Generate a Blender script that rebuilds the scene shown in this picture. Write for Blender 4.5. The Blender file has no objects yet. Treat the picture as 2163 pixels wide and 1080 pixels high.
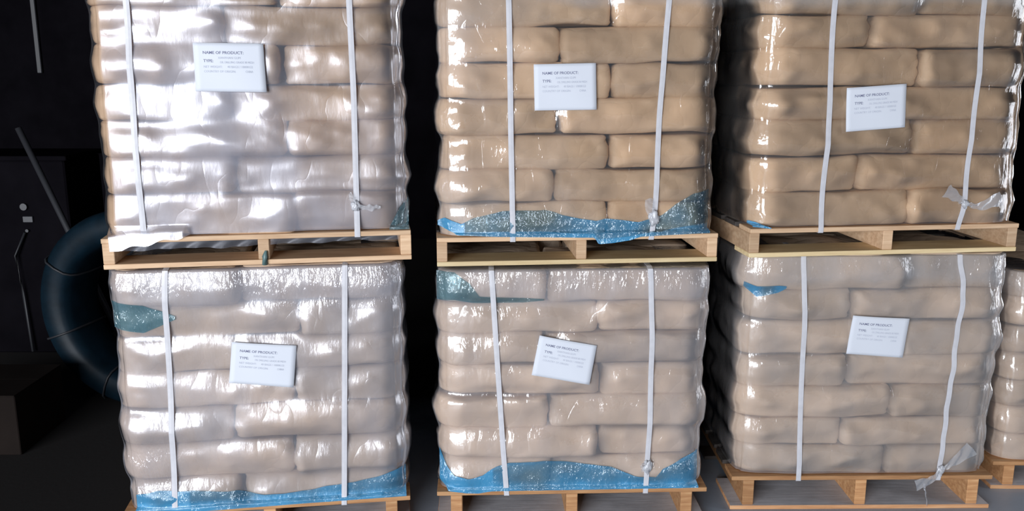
import bpy, math, random
import numpy as np
from mathutils import Vector, Matrix
from mathutils.bvhtree import BVHTree

random.seed(7)
rng = np.random.RandomState(11)
SC = bpy.context.scene
COL = SC.collection
R = math.radians

# ------------------------------------------------------------------ camera
cam_d = bpy.data.cameras.new('camera')
cam = bpy.data.objects.new('camera', cam_d)
COL.objects.link(cam)
cam_d.sensor_width = 36.0
cam_d.lens = 36.0 * 1909.1 / 2163.0
cam_d.clip_start = 0.05
cam.location = (0, 0, 1.8508)
cam.rotation_euler = (R(90 - 12.0862), 0, 0)
SC.camera = cam

# ------------------------------------------------------------------ view
SC.view_settings.view_transform = 'Standard'
SC.view_settings.look = 'None'
SC.view_settings.gamma = 1.0
SC.view_settings.use_curve_mapping = False
SC.view_settings.exposure = -0.06

# ------------------------------------------------------------------ world (overcast daylight outside the shed)
world = bpy.data.worlds.new('daylight')
SC.world = world
world.use_nodes = True
wbg = world.node_tree.nodes['Background']
wbg.inputs[0].default_value = (0.72, 0.82, 1.0, 1)
wbg.inputs[1].default_value = 0.25

# ------------------------------------------------------------------ daylight through the open loading door behind the camera
DOOR = (-10.0, -1.7, 0.05, 4.2)      # x0, x1, z0, z1 of the opening in the wall behind the camera
DOOR_Y = -7.0
ld = bpy.data.lights.new('door_daylight', 'AREA')
ld.shape = 'RECTANGLE'
ld.size = DOOR[1] - DOOR[0]
ld.size_y = DOOR[3] - DOOR[2]
ld.energy = 2050
ld.color = (0.92, 0.95, 1.0)
lo = bpy.data.objects.new('door_daylight', ld)
lo.location = ((DOOR[0] + DOOR[1]) / 2, DOOR_Y - 0.05, (DOOR[2] + DOOR[3]) / 2)
lo.rotation_euler = (R(90), 0, 0)      # shines along +y, into the shed
COL.objects.link(lo)
lo.rotation_euler = (R(-90), 0, R(180))
# make sure it faces +y
if (lo.rotation_euler.to_matrix() @ Vector((0, 0, -1))).y < 0:
    lo.rotation_euler = (R(90), 0, 0)

# a smaller side door in the right-hand wall
SIDE = (1.5, 3.1, 0.05, 2.4)        # y0, y1, z0, z1
sd = bpy.data.lights.new('side_door_daylight', 'AREA')
sd.shape = 'RECTANGLE'; sd.size = SIDE[3] - SIDE[2]; sd.size_y = SIDE[1] - SIDE[0]
sd.energy = 70; sd.color = (0.95, 0.96, 1.0)
so = bpy.data.objects.new('side_door_daylight', sd)
so.location = (6.05, (SIDE[0] + SIDE[1]) / 2, (SIDE[2] + SIDE[3]) / 2)
so.rotation_euler = (0, R(90), 0)      # shines along -x
COL.objects.link(so)


# ================================================================== helpers
def tag(o, label=None, cat=None, group=None, kind=None):
    if label: o['label'] = label
    if cat: o['category'] = cat
    if group: o['group'] = group
    if kind: o['kind'] = kind
    return o


def mesh_from(name, V, F, smooth=True):
    me = bpy.data.meshes.new(name)
    me.from_pydata([tuple(v) for v in V], [], [tuple(int(i) for i in f) for f in F])
    if smooth:
        me.polygons.foreach_set('use_smooth', [True] * len(me.polygons))
    me.update()
    return me


def link(name, me, mat=None, parent=None, loc=None, rz=0.0):
    o = bpy.data.objects.new(name, me)
    COL.objects.link(o)
    if mat is not None:
        me.materials.append(mat)
    if parent is not None:
        o.parent = parent
    if loc is not None:
        o.location = loc
        o.rotation_euler = (0, 0, rz)
    return o


def empty(name, loc, rz=0.0):
    o = bpy.data.objects.new(name, None)
    COL.objects.link(o)
    o.location = loc
    o.rotation_euler = (0, 0, rz)
    o.empty_display_size = 0.1
    return o


class MB:
    def __init__(s):
        s.V = []; s.F = []

    def add(s, V, F):
        b = len(s.V)
        s.V += [tuple(v) for v in V]
        s.F += [tuple(int(i) + b for i in f) for f in F]

    def box(s, x0, x1, y0, y1, z0, z1, ch=0.0, jit=0.0):
        if ch <= 0:
            V = [(x, y, z) for z in (z0, z1) for y in (y0, y1) for x in (x0, x1)]
            F = [(0, 2, 3, 1), (4, 5, 7, 6), (0, 1, 5, 4), (1, 3, 7, 5), (3, 2, 6, 7), (2, 0, 4, 6)]
            s.add(V, F); return
        # chamfered box: three rings of each face
        c = ch
        V = []
        for (dx, dy, z) in ((c, c, z0), (0, 0, z0 + c), (0, 0, z1 - c), (c, c, z1)):
            xa, xb, ya, yb = x0 + dx, x1 - dx, y0 + dy, y1 - dy
            k = c
            V += [(xa + k, ya, z), (xb - k, ya, z), (xb, ya + k, z), (xb, yb - k, z),
                  (xb - k, yb, z), (xa + k, yb, z), (xa, yb - k, z), (xa, ya + k, z)]
        F = []
        for r in range(3):
            for i in range(8):
                j = (i + 1) % 8
                F.append((r * 8 + i, r * 8 + j, r * 8 + 8 + j, r * 8 + 8 + i))
        F.append(tuple(reversed(range(8))))
        F.append(tuple(range(24, 32)))
        s.add(V, F)

    def tube(s, pts, rad, n=8, cap=True):
        pts = [Vector(p) for p in pts]
        V = []; F = []
        up = Vector((0, 0, 1))
        for i, p in enumerate(pts):
            t = (pts[min(i + 1, len(pts) - 1)] - pts[max(i - 1, 0)]).normalized()
            a = t.cross(up)
            if a.length < 1e-3: a = t.cross(Vector((1, 0, 0)))
            a.normalize(); b = t.cross(a)
            r = rad[i] if isinstance(rad, (list, tuple)) else rad
            for k in range(n):
                q = 2 * math.pi * k / n
                V.append(p + a * (r * math.cos(q)) + b * (r * math.sin(q)))
        for i in range(len(pts) - 1):
            for k in range(n):
                l = (k + 1) % n
                F.append((i * n + k, i * n + l, (i + 1) * n + l, (i + 1) * n + k))
        if cap:
            F.append(tuple(range(n))); F.append(tuple(range(len(pts) * n - 1, (len(pts) - 1) * n - 1, -1)))
        s.add(V, F)

    def mesh(s, name, smooth=False):
        return mesh_from(name, s.V, s.F, smooth)


# lattice noise, vectorised --------------------------------------------------
LAT = rng.rand(32, 32, 32) * 2 - 1


def vnoise(P, seed=0):
    P = np.asarray(P, float) + np.array([seed * 7.31, seed * 3.77, seed * 5.19])
    i = np.floor(P).astype(int); f = P - i
    f = f * f * (3 - 2 * f)
    out = 0
    for dx in (0, 1):
        wx = f[:, 0] if dx else 1 - f[:, 0]
        for dy in (0, 1):
            wy = f[:, 1] if dy else 1 - f[:, 1]
            for dz in (0, 1):
                wz = f[:, 2] if dz else 1 - f[:, 2]
                out = out + wx * wy * wz * LAT[(i[:, 0] + dx) % 32, (i[:, 1] + dy) % 32, (i[:, 2] + dz) % 32]
    return out


def fbm(P, oct=3, seed=0):
    P = np.asarray(P, float); o = 0; a = 1.0
    for k in range(oct):
        o = o + a * vnoise(P * (2 ** k), seed + 13 * k); a *= 0.5
    return o


def rrect(hx, hy, r, n):
    """n points evenly spaced on a rounded rectangle, with outward normals; starts at front middle going to +x"""
    sx, sy = hx - r, hy - r
    segs = []
    L1 = sx; A = math.pi / 2 * r
    segs = [('l', (0, -hy), (1, 0), sx), ('a', (sx, -sy), -math.pi / 2, A), ('l', (hx, -sy), (0, 1), 2 * sy),
            ('a', (sx, sy), 0.0, A), ('l', (sx, hy), (-1, 0), 2 * sx), ('a', (-sx, sy), math.pi / 2, A),
            ('l', (-hx, sy), (0, -1), 2 * sy), ('a', (-sx, -sy), math.pi, A), ('l', (-sx, -hy), (1, 0), sx)]
    T = sum(s[3] for s in segs)
    nrm = {0: (0, -1), 2: (1, 0), 4: (0, 1), 6: (-1, 0), 8: (0, -1)}
    P = []; N = []; S = []
    for k in range(n):
        d = T * k / n
        S.append(d)
        for si, s in enumerate(segs):
            if d <= s[3] or si == len(segs) - 1: break
            d -= s[3]
        if s[0] == 'l':
            P.append((s[1][0] + s[2][0] * d, s[1][1] + s[2][1] * d)); N.append(nrm[si])
        else:
            a = s[2] + d / r
            N.append((math.cos(a), math.sin(a)))
            P.append((s[1][0] + r * math.cos(a), s[1][1] + r * math.sin(a)))
    return np.array(P), np.array(N), np.array(S)


def rrect4(hx, hy, rads, n):
    """rads = (front-left, front-right, back-right, back-left)"""
    fl, fr, br, bl = rads
    segs = [('l', (0, -hy), (1, 0), hx - fr, (0, -1)), ('a', (hx - fr, -hy + fr), -math.pi / 2, math.pi / 2 * fr, fr),
            ('l', (hx, -hy + fr), (0, 1), 2 * hy - fr - br, (1, 0)), ('a', (hx - br, hy - br), 0.0, math.pi / 2 * br, br),
            ('l', (hx - br, hy), (-1, 0), 2 * hx - br - bl, (0, 1)), ('a', (-hx + bl, hy - bl), math.pi / 2, math.pi / 2 * bl, bl),
            ('l', (-hx, hy - bl), (0, -1), 2 * hy - bl - fl, (-1, 0)), ('a', (-hx + fl, -hy + fl), math.pi, math.pi / 2 * fl, fl),
            ('l', (-hx + fl, -hy), (1, 0), hx - fl, (0, -1))]
    T = sum(q[3] for q in segs); P = []; Nn = []; S = []
    for k in range(n):
        d = T * k / n; S.append(d)
        for si, q in enumerate(segs):
            if d <= q[3] or si == len(segs) - 1: break
            d -= q[3]
        if q[0] == 'l':
            P.append((q[1][0] + q[2][0] * d, q[1][1] + q[2][1] * d)); Nn.append(q[4])
        else:
            a = q[2] + d / q[4]; Nn.append((math.cos(a), math.sin(a)))
            P.append((q[1][0] + q[4] * math.cos(a), q[1][1] + q[4] * math.sin(a)))
    return np.array(P), np.array(Nn), np.array(S)


# ================================================================== materials
def new_mat(name):
    m = bpy.data.materials.new(name); m.use_nodes = True
    nt = m.node_tree; nt.nodes.clear()
    out = nt.nodes.new('ShaderNodeOutputMaterial')
    return m, nt, out


def N(nt, t, **kw):
    n = nt.nodes.new(t)
    for k, v in kw.items():
        setattr(n, k, v)
    return n


def set_in(n, **kw):
    for k, v in kw.items():
        n.inputs[k.replace('_', ' ')].default_value = v


def principled(nt, out, col=(0.5, 0.5, 0.5, 1), rough=0.6, spec=0.5, metal=0.0):
    p = nt.nodes.new('ShaderNodeBsdfPrincipled')
    p.inputs['Base Color'].default_value = col
    p.inputs['Roughness'].default_value = rough
    p.inputs['Specular IOR Level'].default_value = spec
    p.inputs['Metallic'].default_value = metal
    nt.links.new(p.outputs[0], out.inputs[0])
    return p


def noise(nt, scale, detail=4, rough=0.55, coord='Object', stretch=None, rot=None):
    tc = N(nt, 'ShaderNodeTexCoord')
    src = tc.outputs[coord]
    if stretch or rot:
        mp = N(nt, 'ShaderNodeMapping')
        if rot: mp.inputs['Rotation'].default_value = rot
        if stretch: mp.inputs['Scale'].default_value = stretch
        nt.links.new(src, mp.inputs['Vector']); src = mp.outputs[0]
    n = N(nt, 'ShaderNodeTexNoise')
    n.inputs['Scale'].default_value = scale; n.inputs['Detail'].default_value = detail
    n.inputs['Roughness'].default_value = rough
    nt.links.new(src, n.inputs['Vector'])
    return n


def ramp(nt, src, stops):
    r = N(nt, 'ShaderNodeValToRGB')
    el = r.color_ramp.elements
    while len(el) < len(stops): el.new(0.5)
    for e, (p, c) in zip(el, stops):
        e.position = p
        e.color = c if len(c) == 4 else (*c, 1)
    nt.links.new(src, r.inputs[0])
    return r


def bump(nt, src, strength, dist, prev=None):
    b = N(nt, 'ShaderNodeBump')
    b.inputs['Strength'].default_value = strength; b.inputs['Distance'].default_value = dist
    nt.links.new(src, b.inputs['Height'])
    if prev is not None: nt.links.new(prev, b.inputs['Normal'])
    return b


def mat_kraft(name, c0, c1):
    m, nt, out = new_mat(name)
    p = principled(nt, out, rough=0.62, spec=0.3)
    n1 = noise(nt, 3.0, 5)
    r = ramp(nt, n1.outputs[0], [(0.3, c0), (0.7, c1)])
    oi = N(nt, 'ShaderNodeObjectInfo')
    hs = N(nt, 'ShaderNodeHueSaturation')
    mr = N(nt, 'ShaderNodeMapRange'); set_in(mr, To_Min=0.86, To_Max=1.12)
    nt.links.new(oi.outputs['Random'], mr.inputs[0]); nt.links.new(mr.outputs[0], hs.inputs['Value'])
    nt.links.new(r.outputs[0], hs.inputs['Color']); nt.links.new(hs.outputs[0], p.inputs['Base Color'])
    n2 = noise(nt, 28, 5, 0.6)
    n3 = noise(nt, 9, 3, 0.5, stretch=(1, 1, 2.5), rot=(0, 0.5, 0))
    b0 = None
    for (sc, st, am, seed_rot) in ((5.5, (1, 1, 1.4), 0.012, 0.7), (11, (1, 1, 0.8), 0.006, -0.5)):
        nr = noise(nt, sc, 2, 0.4, stretch=st, rot=(0, seed_rot, seed_rot))
        sb = N(nt, 'ShaderNodeMath', operation='SUBTRACT'); sb.inputs[1].default_value = 0.5; nt.links.new(nr.outputs[0], sb.inputs[0])
        ab = N(nt, 'ShaderNodeMath', operation='ABSOLUTE'); nt.links.new(sb.outputs[0], ab.inputs[0])
        pw = N(nt, 'ShaderNodeMath', operation='POWER'); pw.inputs[1].default_value = 0.6; nt.links.new(ab.outputs[0], pw.inputs[0])
        b0 = bump(nt, pw.outputs[0], 0.8, am, b0.outputs[0] if b0 else None)
    b1 = bump(nt, n2.outputs[0], 0.25, 0.003, b0.outputs[0])
    b2 = bump(nt, n3.outputs[0], 0.4, 0.008, b1.outputs[0])
    nt.links.new(b2.outputs[0], p.inputs['Normal'])
    return m


def mat_wood(name, c0, c1, c2, dust_skylight=None):
    m, nt, out = new_mat(name)
    p = principled(nt, out, rough=0.6, spec=0.25)
    n1 = noise(nt, 5, 6, 0.6, stretch=(1.0, 8, 14))
    r = ramp(nt, n1.outputs[0], [(0.3, c0), (0.55, c1), (0.75, c2)])
    nk = noise(nt, 6, 2)
    rk = ramp(nt, nk.outputs[0], [(0.27, (0.35, 0.22, 0.14)), (0.34, (1, 1, 1))])
    mx = N(nt, 'ShaderNodeMixRGB', blend_type='MULTIPLY'); mx.inputs[0].default_value = 0.7
    nt.links.new(r.outputs[0], mx.inputs[1]); nt.links.new(rk.outputs[0], mx.inputs[2])
    oi = N(nt, 'ShaderNodeObjectInfo')
    hs = N(nt, 'ShaderNodeHueSaturation')
    mr = N(nt, 'ShaderNodeMapRange'); set_in(mr, To_Min=0.8, To_Max=1.2)
    nt.links.new(oi.outputs['Random'], mr.inputs[0]); nt.links.new(mr.outputs[0], hs.inputs['Value'])
    nt.links.new(mx.outputs[0], hs.inputs['Color']); 
    if dust_skylight is None:
        nt.links.new(hs.outputs[0], p.inputs['Base Color'])
    else:   # dusty grey top face, paled to paint in sky reflection
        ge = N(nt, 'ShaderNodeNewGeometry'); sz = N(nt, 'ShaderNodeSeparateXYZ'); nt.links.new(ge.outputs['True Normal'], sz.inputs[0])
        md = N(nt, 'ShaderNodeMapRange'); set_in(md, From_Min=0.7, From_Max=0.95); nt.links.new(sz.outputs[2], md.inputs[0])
        nd = noise(nt, 7, 5); rd = ramp(nt, nd.outputs[0], [(0.3, tuple(c * 0.75 for c in dust_skylight)), (0.65, dust_skylight)])
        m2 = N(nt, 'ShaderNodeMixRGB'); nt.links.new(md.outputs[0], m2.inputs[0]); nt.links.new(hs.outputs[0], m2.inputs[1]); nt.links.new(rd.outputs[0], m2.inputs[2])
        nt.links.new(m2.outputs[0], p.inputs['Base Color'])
    b = bump(nt, n1.outputs[0], 0.5, 0.003)
    nt.links.new(b.outputs[0], p.inputs['Normal'])
    return m


def mat_film(name, tint, haze_col, haze_lo, haze_hi, rough, gloss, wr=1.0, trans_tint=(0.97, 0.97, 0.97), broad=0.08):
    """clear plastic film: see-through, a little milky where several layers lie on each other ('haze' attribute), glossy"""
    m, nt, out = new_mat(name)
    tr = N(nt, 'ShaderNodeBsdfTransparent'); tr.inputs[0].default_value = (*trans_tint, 1)
    df = N(nt, 'ShaderNodeBsdfDiffuse'); df.inputs[0].default_value = (*haze_col, 1)
    g2 = N(nt, 'ShaderNodeBsdfGlossy'); g2.inputs[0].default_value = (*tint, 1); g2.inputs['Roughness'].default_value = 0.38
    hb = N(nt, 'ShaderNodeMixShader'); hb.inputs[0].default_value = broad
    nt.links.new(df.outputs[0], hb.inputs[1]); nt.links.new(g2.outputs[0], hb.inputs[2])
    gl = N(nt, 'ShaderNodeBsdfGlossy'); gl.inputs[0].default_value = (*tint, 1); gl.inputs['Roughness'].default_value = rough
    # wrinkles
    nA = noise(nt, 7, 3, 0.5, stretch=(1, 1, 0.35))
    nB = noise(nt, 34, 3, 0.55, stretch=(1.6, 1.6, 0.55), rot=(0, R(18), 0))
    nC = noise(nt, 22, 2, 0.5, stretch=(0.35, 0.35, 2.2))
    at = N(nt, 'ShaderNodeAttribute'); at.attribute_name = 'haze'
    at2 = N(nt, 'ShaderNodeAttribute'); at2.attribute_name = 'crinkle'
    mul = N(nt, 'ShaderNodeMath', operation='MULTIPLY'); nt.links.new(nB.outputs[0], mul.inputs[0]); nt.links.new(at2.outputs['Fac'], mul.inputs[1])
    b1 = bump(nt, nA.outputs[0], 0.5 * wr, 0.012)
    b2 = bump(nt, mul.outputs[0], 1.0 * wr, 0.02, b1.outputs[0])
    b3 = bump(nt, nC.outputs[0], 0.10 * wr, 0.004, b2.outputs[0])
    nr = noise(nt, 6, 2, 0.5, stretch=(1, 1, 0.5), rot=(0, 0.35, 0))
    sb = N(nt, 'ShaderNodeMath', operation='SUBTRACT'); sb.inputs[1].default_value = 0.5; nt.links.new(nr.outputs[0], sb.inputs[0])
    ab = N(nt, 'ShaderNodeMath', operation='ABSOLUTE'); nt.links.new(sb.outputs[0], ab.inputs[0])
    pw = N(nt, 'ShaderNodeMath', operation='POWER'); pw.inputs[1].default_value = 0.6; nt.links.new(ab.outputs[0], pw.inputs[0])
    b3 = bump(nt, pw.outputs[0], 0.6 * wr, 0.014, b3.outputs[0])
    nt.links.new(b3.outputs[0], gl.inputs['Normal'])
    # haze factor
    nh = noise(nt, 4.5, 3, 0.5, stretch=(1.8, 1.8, 0.8))
    mh = N(nt, 'ShaderNodeMapRange'); set_in(mh, From_Min=0.3, From_Max=0.7, To_Min=0.75, To_Max=1.25)
    nt.links.new(nh.outputs[0], mh.inputs[0])
    mr = N(nt, 'ShaderNodeMapRange'); set_in(mr, To_Min=haze_lo, To_Max=haze_hi)
    nt.links.new(at.outputs['Fac'], mr.inputs[0])
    mm = N(nt, 'ShaderNodeMath', operation='MULTIPLY'); nt.links.new(mr.outputs[0], mm.inputs[0]); nt.links.new(mh.outputs[0], mm.inputs[1])
    mm.use_clamp = True
    mx = N(nt, 'ShaderNodeMixShader')
    nt.links.new(mm.outputs[0], mx.inputs[0]); nt.links.new(tr.outputs[0], mx.inputs[1]); nt.links.new(hb.outputs[0], mx.inputs[2])
    fr = N(nt, 'ShaderNodeFresnel'); fr.inputs[0].default_value = 1.5
    fm = N(nt, 'ShaderNodeMath', operation='MULTIPLY'); fm.inputs[1].default_value = gloss; fm.use_clamp = True
    nt.links.new(fr.outputs[0], fm.inputs[0])
    mg = N(nt, 'ShaderNodeMixShader')
    nt.links.new(fm.outputs[0], mg.inputs[0]); nt.links.new(mx.outputs[0], mg.inputs[1]); nt.links.new(gl.outputs[0], mg.inputs[2])
    nt.links.new(mg.outputs[0], out.inputs[0])
    return m


def mat_plain(name, col, rough=0.6, spec=0.4, metal=0.0, nscale=None, namp=0.15):
    m, nt, out = new_mat(name)
    p = principled(nt, out, (*col, 1), rough, spec, metal)
    if nscale:
        n1 = noise(nt, nscale, 5)
        a = tuple(c * (1 - namp) for c in col); b = tuple(min(1, c * (1 + namp)) for c in col)
        r = ramp(nt, n1.outputs[0], [(0.3, a), (0.7, b)])
        nt.links.new(r.outputs[0], p.inputs['Base Color'])
        bb = bump(nt, n1.outputs[0], 0.3, 0.003)
        nt.links.new(bb.outputs[0], p.inputs['Normal'])
    return m


M = {}
M['kraft'] = mat_kraft('kraft_paper', (0.56, 0.395, 0.255), (0.68, 0.50, 0.335))
M['kraft_pale'] = mat_kraft('kraft_paper_pale', (0.56, 0.425, 0.31), (0.68, 0.53, 0.40))
M['wood_pale'] = mat_wood('pale_pine', (0.50, 0.32, 0.19), (0.64, 0.44, 0.28), (0.74, 0.55, 0.37))
M['wood_yellow'] = mat_wood('yellow_pine', (0.58, 0.43, 0.23), (0.70, 0.55, 0.32), (0.78, 0.64, 0.40))
M['wood_orange'] = mat_wood('orange_pine', (0.36, 0.17, 0.075), (0.52, 0.28, 0.13), (0.62, 0.38, 0.20))
M['wood_grey'] = mat_wood('dusty_skylit_orange_pine', (0.42, 0.20, 0.09), (0.56, 0.30, 0.15), (0.66, 0.40, 0.22), dust_skylight=(0.66, 0.67, 0.72))
M['wood_dark'] = mat_wood('shade_darkened_pine', (0.05, 0.045, 0.042), (0.08, 0.07, 0.065), (0.11, 0.10, 0.09))  # near-black tone paints the shade inside the pallets onto inner boards
M['paper'] = mat_plain('white_paper', (0.68, 0.715, 0.79), 0.6, 0.3)
M['ink_dark'] = mat_plain('dark_ink', (0.16, 0.17, 0.27), 0.6, 0.2)
M['ink_grey'] = mat_plain('grey_ink', (0.44, 0.47, 0.56), 0.6, 0.2)
M['strap'] = mat_plain('white_strap', (0.60, 0.60, 0.64), 0.4, 0.5, nscale=30, namp=0.06)
M['knot'] = mat_film('clear_scrap', (0.95, 0.97, 1.0), (0.62, 0.63, 0.67), 0.26, 0.85, 0.36, 0.5, 0.3)
FILMS = {
    'U1': mat_film('film_milky', (0.90, 0.92, 1.0), (0.52, 0.51, 0.58), 0.06, 0.62, 0.27, 4.2, 0.38, broad=0.12),
    'U2': mat_film('film_clear', (0.97, 0.98, 1.0), (0.66, 0.66, 0.68), 0.05, 0.5, 0.11, 2.3, 0.7),
    'U3': mat_film('film_clear_dry', (0.97, 0.98, 1.0), (0.62, 0.63, 0.64), 0.05, 0.5, 0.11, 2.3, 0.7),
    'L1': mat_film('film_hazy', (0.92, 0.94, 1.0), (0.54, 0.54, 0.60), 0.24, 0.62, 0.22, 3.0, 0.65, broad=0.12),
    'L2': mat_film('film_soft', (0.97, 0.98, 1.0), (0.58, 0.57, 0.61), 0.24, 0.55, 0.12, 2.3, 0.8),
    'L3': mat_film('film_dull', (0.97, 0.98, 1.0), (0.58, 0.58, 0.60), 0.24, 0.55, 0.12, 2.3, 0.8),
}
M['skirt'] = mat_film('thin_skirt_film', (0.9, 0.92, 1.0), (0.30, 0.32, 0.38), 0.10, 0.4, 0.4, 0.25, 0.1)
M['blue'] = mat_film('blue_film', (0.9, 0.97, 1.0), (0.045, 0.27, 0.50), 0.10, 0.90, 0.12, 1.7, 1.3, (0.60, 0.76, 0.83))
M['teal'] = mat_film('teal_film', (0.9, 0.97, 1.0), (0.10, 0.24, 0.30), 0.2, 0.65, 0.12, 1.8, 1.3, (0.62, 0.78, 0.82))

# ================================================================== the shed
def struct(name, me, mat):
    o = link(name, me, mat); tag(o, kind='structure'); return o


m, nt, out = new_mat('concrete_floor')
p = principled(nt, out, rough=0.45, spec=0.4)
n1 = noise(nt, 1.3, 6, 0.6, coord='Object')
r = ramp(nt, n1.outputs[0], [(0.3, (0.26, 0.32, 0.41)), (0.7, (0.38, 0.45, 0.54))])
# near-black floor colour paints in the gloom of the left bay
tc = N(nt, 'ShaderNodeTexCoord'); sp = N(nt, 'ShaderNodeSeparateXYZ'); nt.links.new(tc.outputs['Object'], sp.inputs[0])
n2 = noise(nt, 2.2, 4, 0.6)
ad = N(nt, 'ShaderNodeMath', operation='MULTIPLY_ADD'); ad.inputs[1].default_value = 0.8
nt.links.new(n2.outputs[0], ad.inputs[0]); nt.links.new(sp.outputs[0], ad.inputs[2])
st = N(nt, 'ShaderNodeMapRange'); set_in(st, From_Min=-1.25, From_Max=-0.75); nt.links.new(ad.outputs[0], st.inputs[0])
ay = N(nt, 'ShaderNodeMath', operation='MULTIPLY_ADD'); ay.inputs[1].default_value = 0.8      # and the dark behind the stacks, painted in too
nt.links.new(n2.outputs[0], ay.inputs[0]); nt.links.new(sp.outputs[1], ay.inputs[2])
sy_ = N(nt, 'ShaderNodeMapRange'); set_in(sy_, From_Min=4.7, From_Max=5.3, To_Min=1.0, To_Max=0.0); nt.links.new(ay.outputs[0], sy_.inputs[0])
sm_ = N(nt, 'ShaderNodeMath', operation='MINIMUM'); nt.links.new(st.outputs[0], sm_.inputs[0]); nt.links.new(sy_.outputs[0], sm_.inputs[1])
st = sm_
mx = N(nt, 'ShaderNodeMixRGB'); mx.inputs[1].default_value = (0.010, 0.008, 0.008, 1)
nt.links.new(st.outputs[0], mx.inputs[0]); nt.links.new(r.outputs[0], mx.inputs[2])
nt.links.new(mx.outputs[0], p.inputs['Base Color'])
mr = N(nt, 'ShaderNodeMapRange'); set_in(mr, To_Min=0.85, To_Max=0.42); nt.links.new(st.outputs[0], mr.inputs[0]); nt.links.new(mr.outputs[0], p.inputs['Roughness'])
n3 = noise(nt, 40, 4); b = bump(nt, n3.outputs[0], 0.2, 0.003); nt.links.new(b.outputs[0], p.inputs['Normal'])
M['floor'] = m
M['wall'] = mat_plain('unlit_black_wall', (0.005, 0.0045, 0.006), 0.9, 0.0, nscale=3, namp=0.3)  # near-black base colour stands in for the unlit interior
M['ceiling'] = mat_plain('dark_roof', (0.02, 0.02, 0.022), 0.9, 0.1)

X0, X1, Y0, Y1, ZC = -10.5, 6.0, DOOR_Y, 9.5, 5.0
def boxm(name, *a):
    mb = MB(); mb.box(*a); return mb.mesh(name)
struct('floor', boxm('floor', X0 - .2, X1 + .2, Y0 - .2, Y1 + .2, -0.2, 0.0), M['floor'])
struct('ceiling', boxm('ceiling', X0 - .2, X1 + .2, Y0 - .2, Y1 + .2, ZC, ZC + .2), M['ceiling'])
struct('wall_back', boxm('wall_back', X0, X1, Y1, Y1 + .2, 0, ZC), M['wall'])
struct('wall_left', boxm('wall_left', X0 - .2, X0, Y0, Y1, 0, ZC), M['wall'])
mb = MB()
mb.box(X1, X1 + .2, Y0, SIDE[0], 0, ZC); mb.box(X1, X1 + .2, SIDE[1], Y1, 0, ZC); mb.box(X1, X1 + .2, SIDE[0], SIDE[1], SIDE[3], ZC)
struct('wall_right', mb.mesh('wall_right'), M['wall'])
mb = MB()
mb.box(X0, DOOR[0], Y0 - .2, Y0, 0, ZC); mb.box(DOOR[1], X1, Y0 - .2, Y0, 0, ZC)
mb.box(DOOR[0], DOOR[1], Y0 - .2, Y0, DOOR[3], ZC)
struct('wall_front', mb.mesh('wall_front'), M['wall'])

# ================================================================== pallets
def make_pallet(name, label, loc, rz, h, inset, bot_depth, mats, boards=7, over=0.0):
    t = empty(name, loc, rz)
    tag(t, label, 'pallet', 'wooden pallets under the wrapped loads')
    td = 0.018; bd = 0.018; W2 = 0.55
    # deck boards run left-right
    bw = 0.125; D = 1.1
    gap = (D - boards * bw) / (boards - 1)
    for k in range(boards):
        mb = MB(); y0 = k * (bw + gap)
        e = random.uniform(-0.003, 0.003)
        mb.box(-W2 + e, W2 + e, y0, y0 + bw, h - td, h, 0.0015)
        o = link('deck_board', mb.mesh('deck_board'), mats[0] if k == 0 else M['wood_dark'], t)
    for k, x in enumerate((-W2 + inset + 0.02, 0.0 + (0.01 if inset < .01 else 0), W2 - inset - 0.02)):
        mb = MB(); hw = 0.020 if inset < .01 else 0.023
        mb.box(x - hw, x + hw, 0.004, D - 0.004, bd, h - td, 0.002)
        link('stringer', mb.mesh('stringer'), mats[1], t)
    for y0, y1 in ((0.0, bot_depth), (D / 2 - 0.06, D / 2 + 0.06), (D - bot_depth, D)):
        mb = MB(); mb.box(-W2 - over, W2 + over, y0, y1, 0, bd, 0.0015)
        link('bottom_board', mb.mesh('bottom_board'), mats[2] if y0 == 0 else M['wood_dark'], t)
    return t


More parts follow.
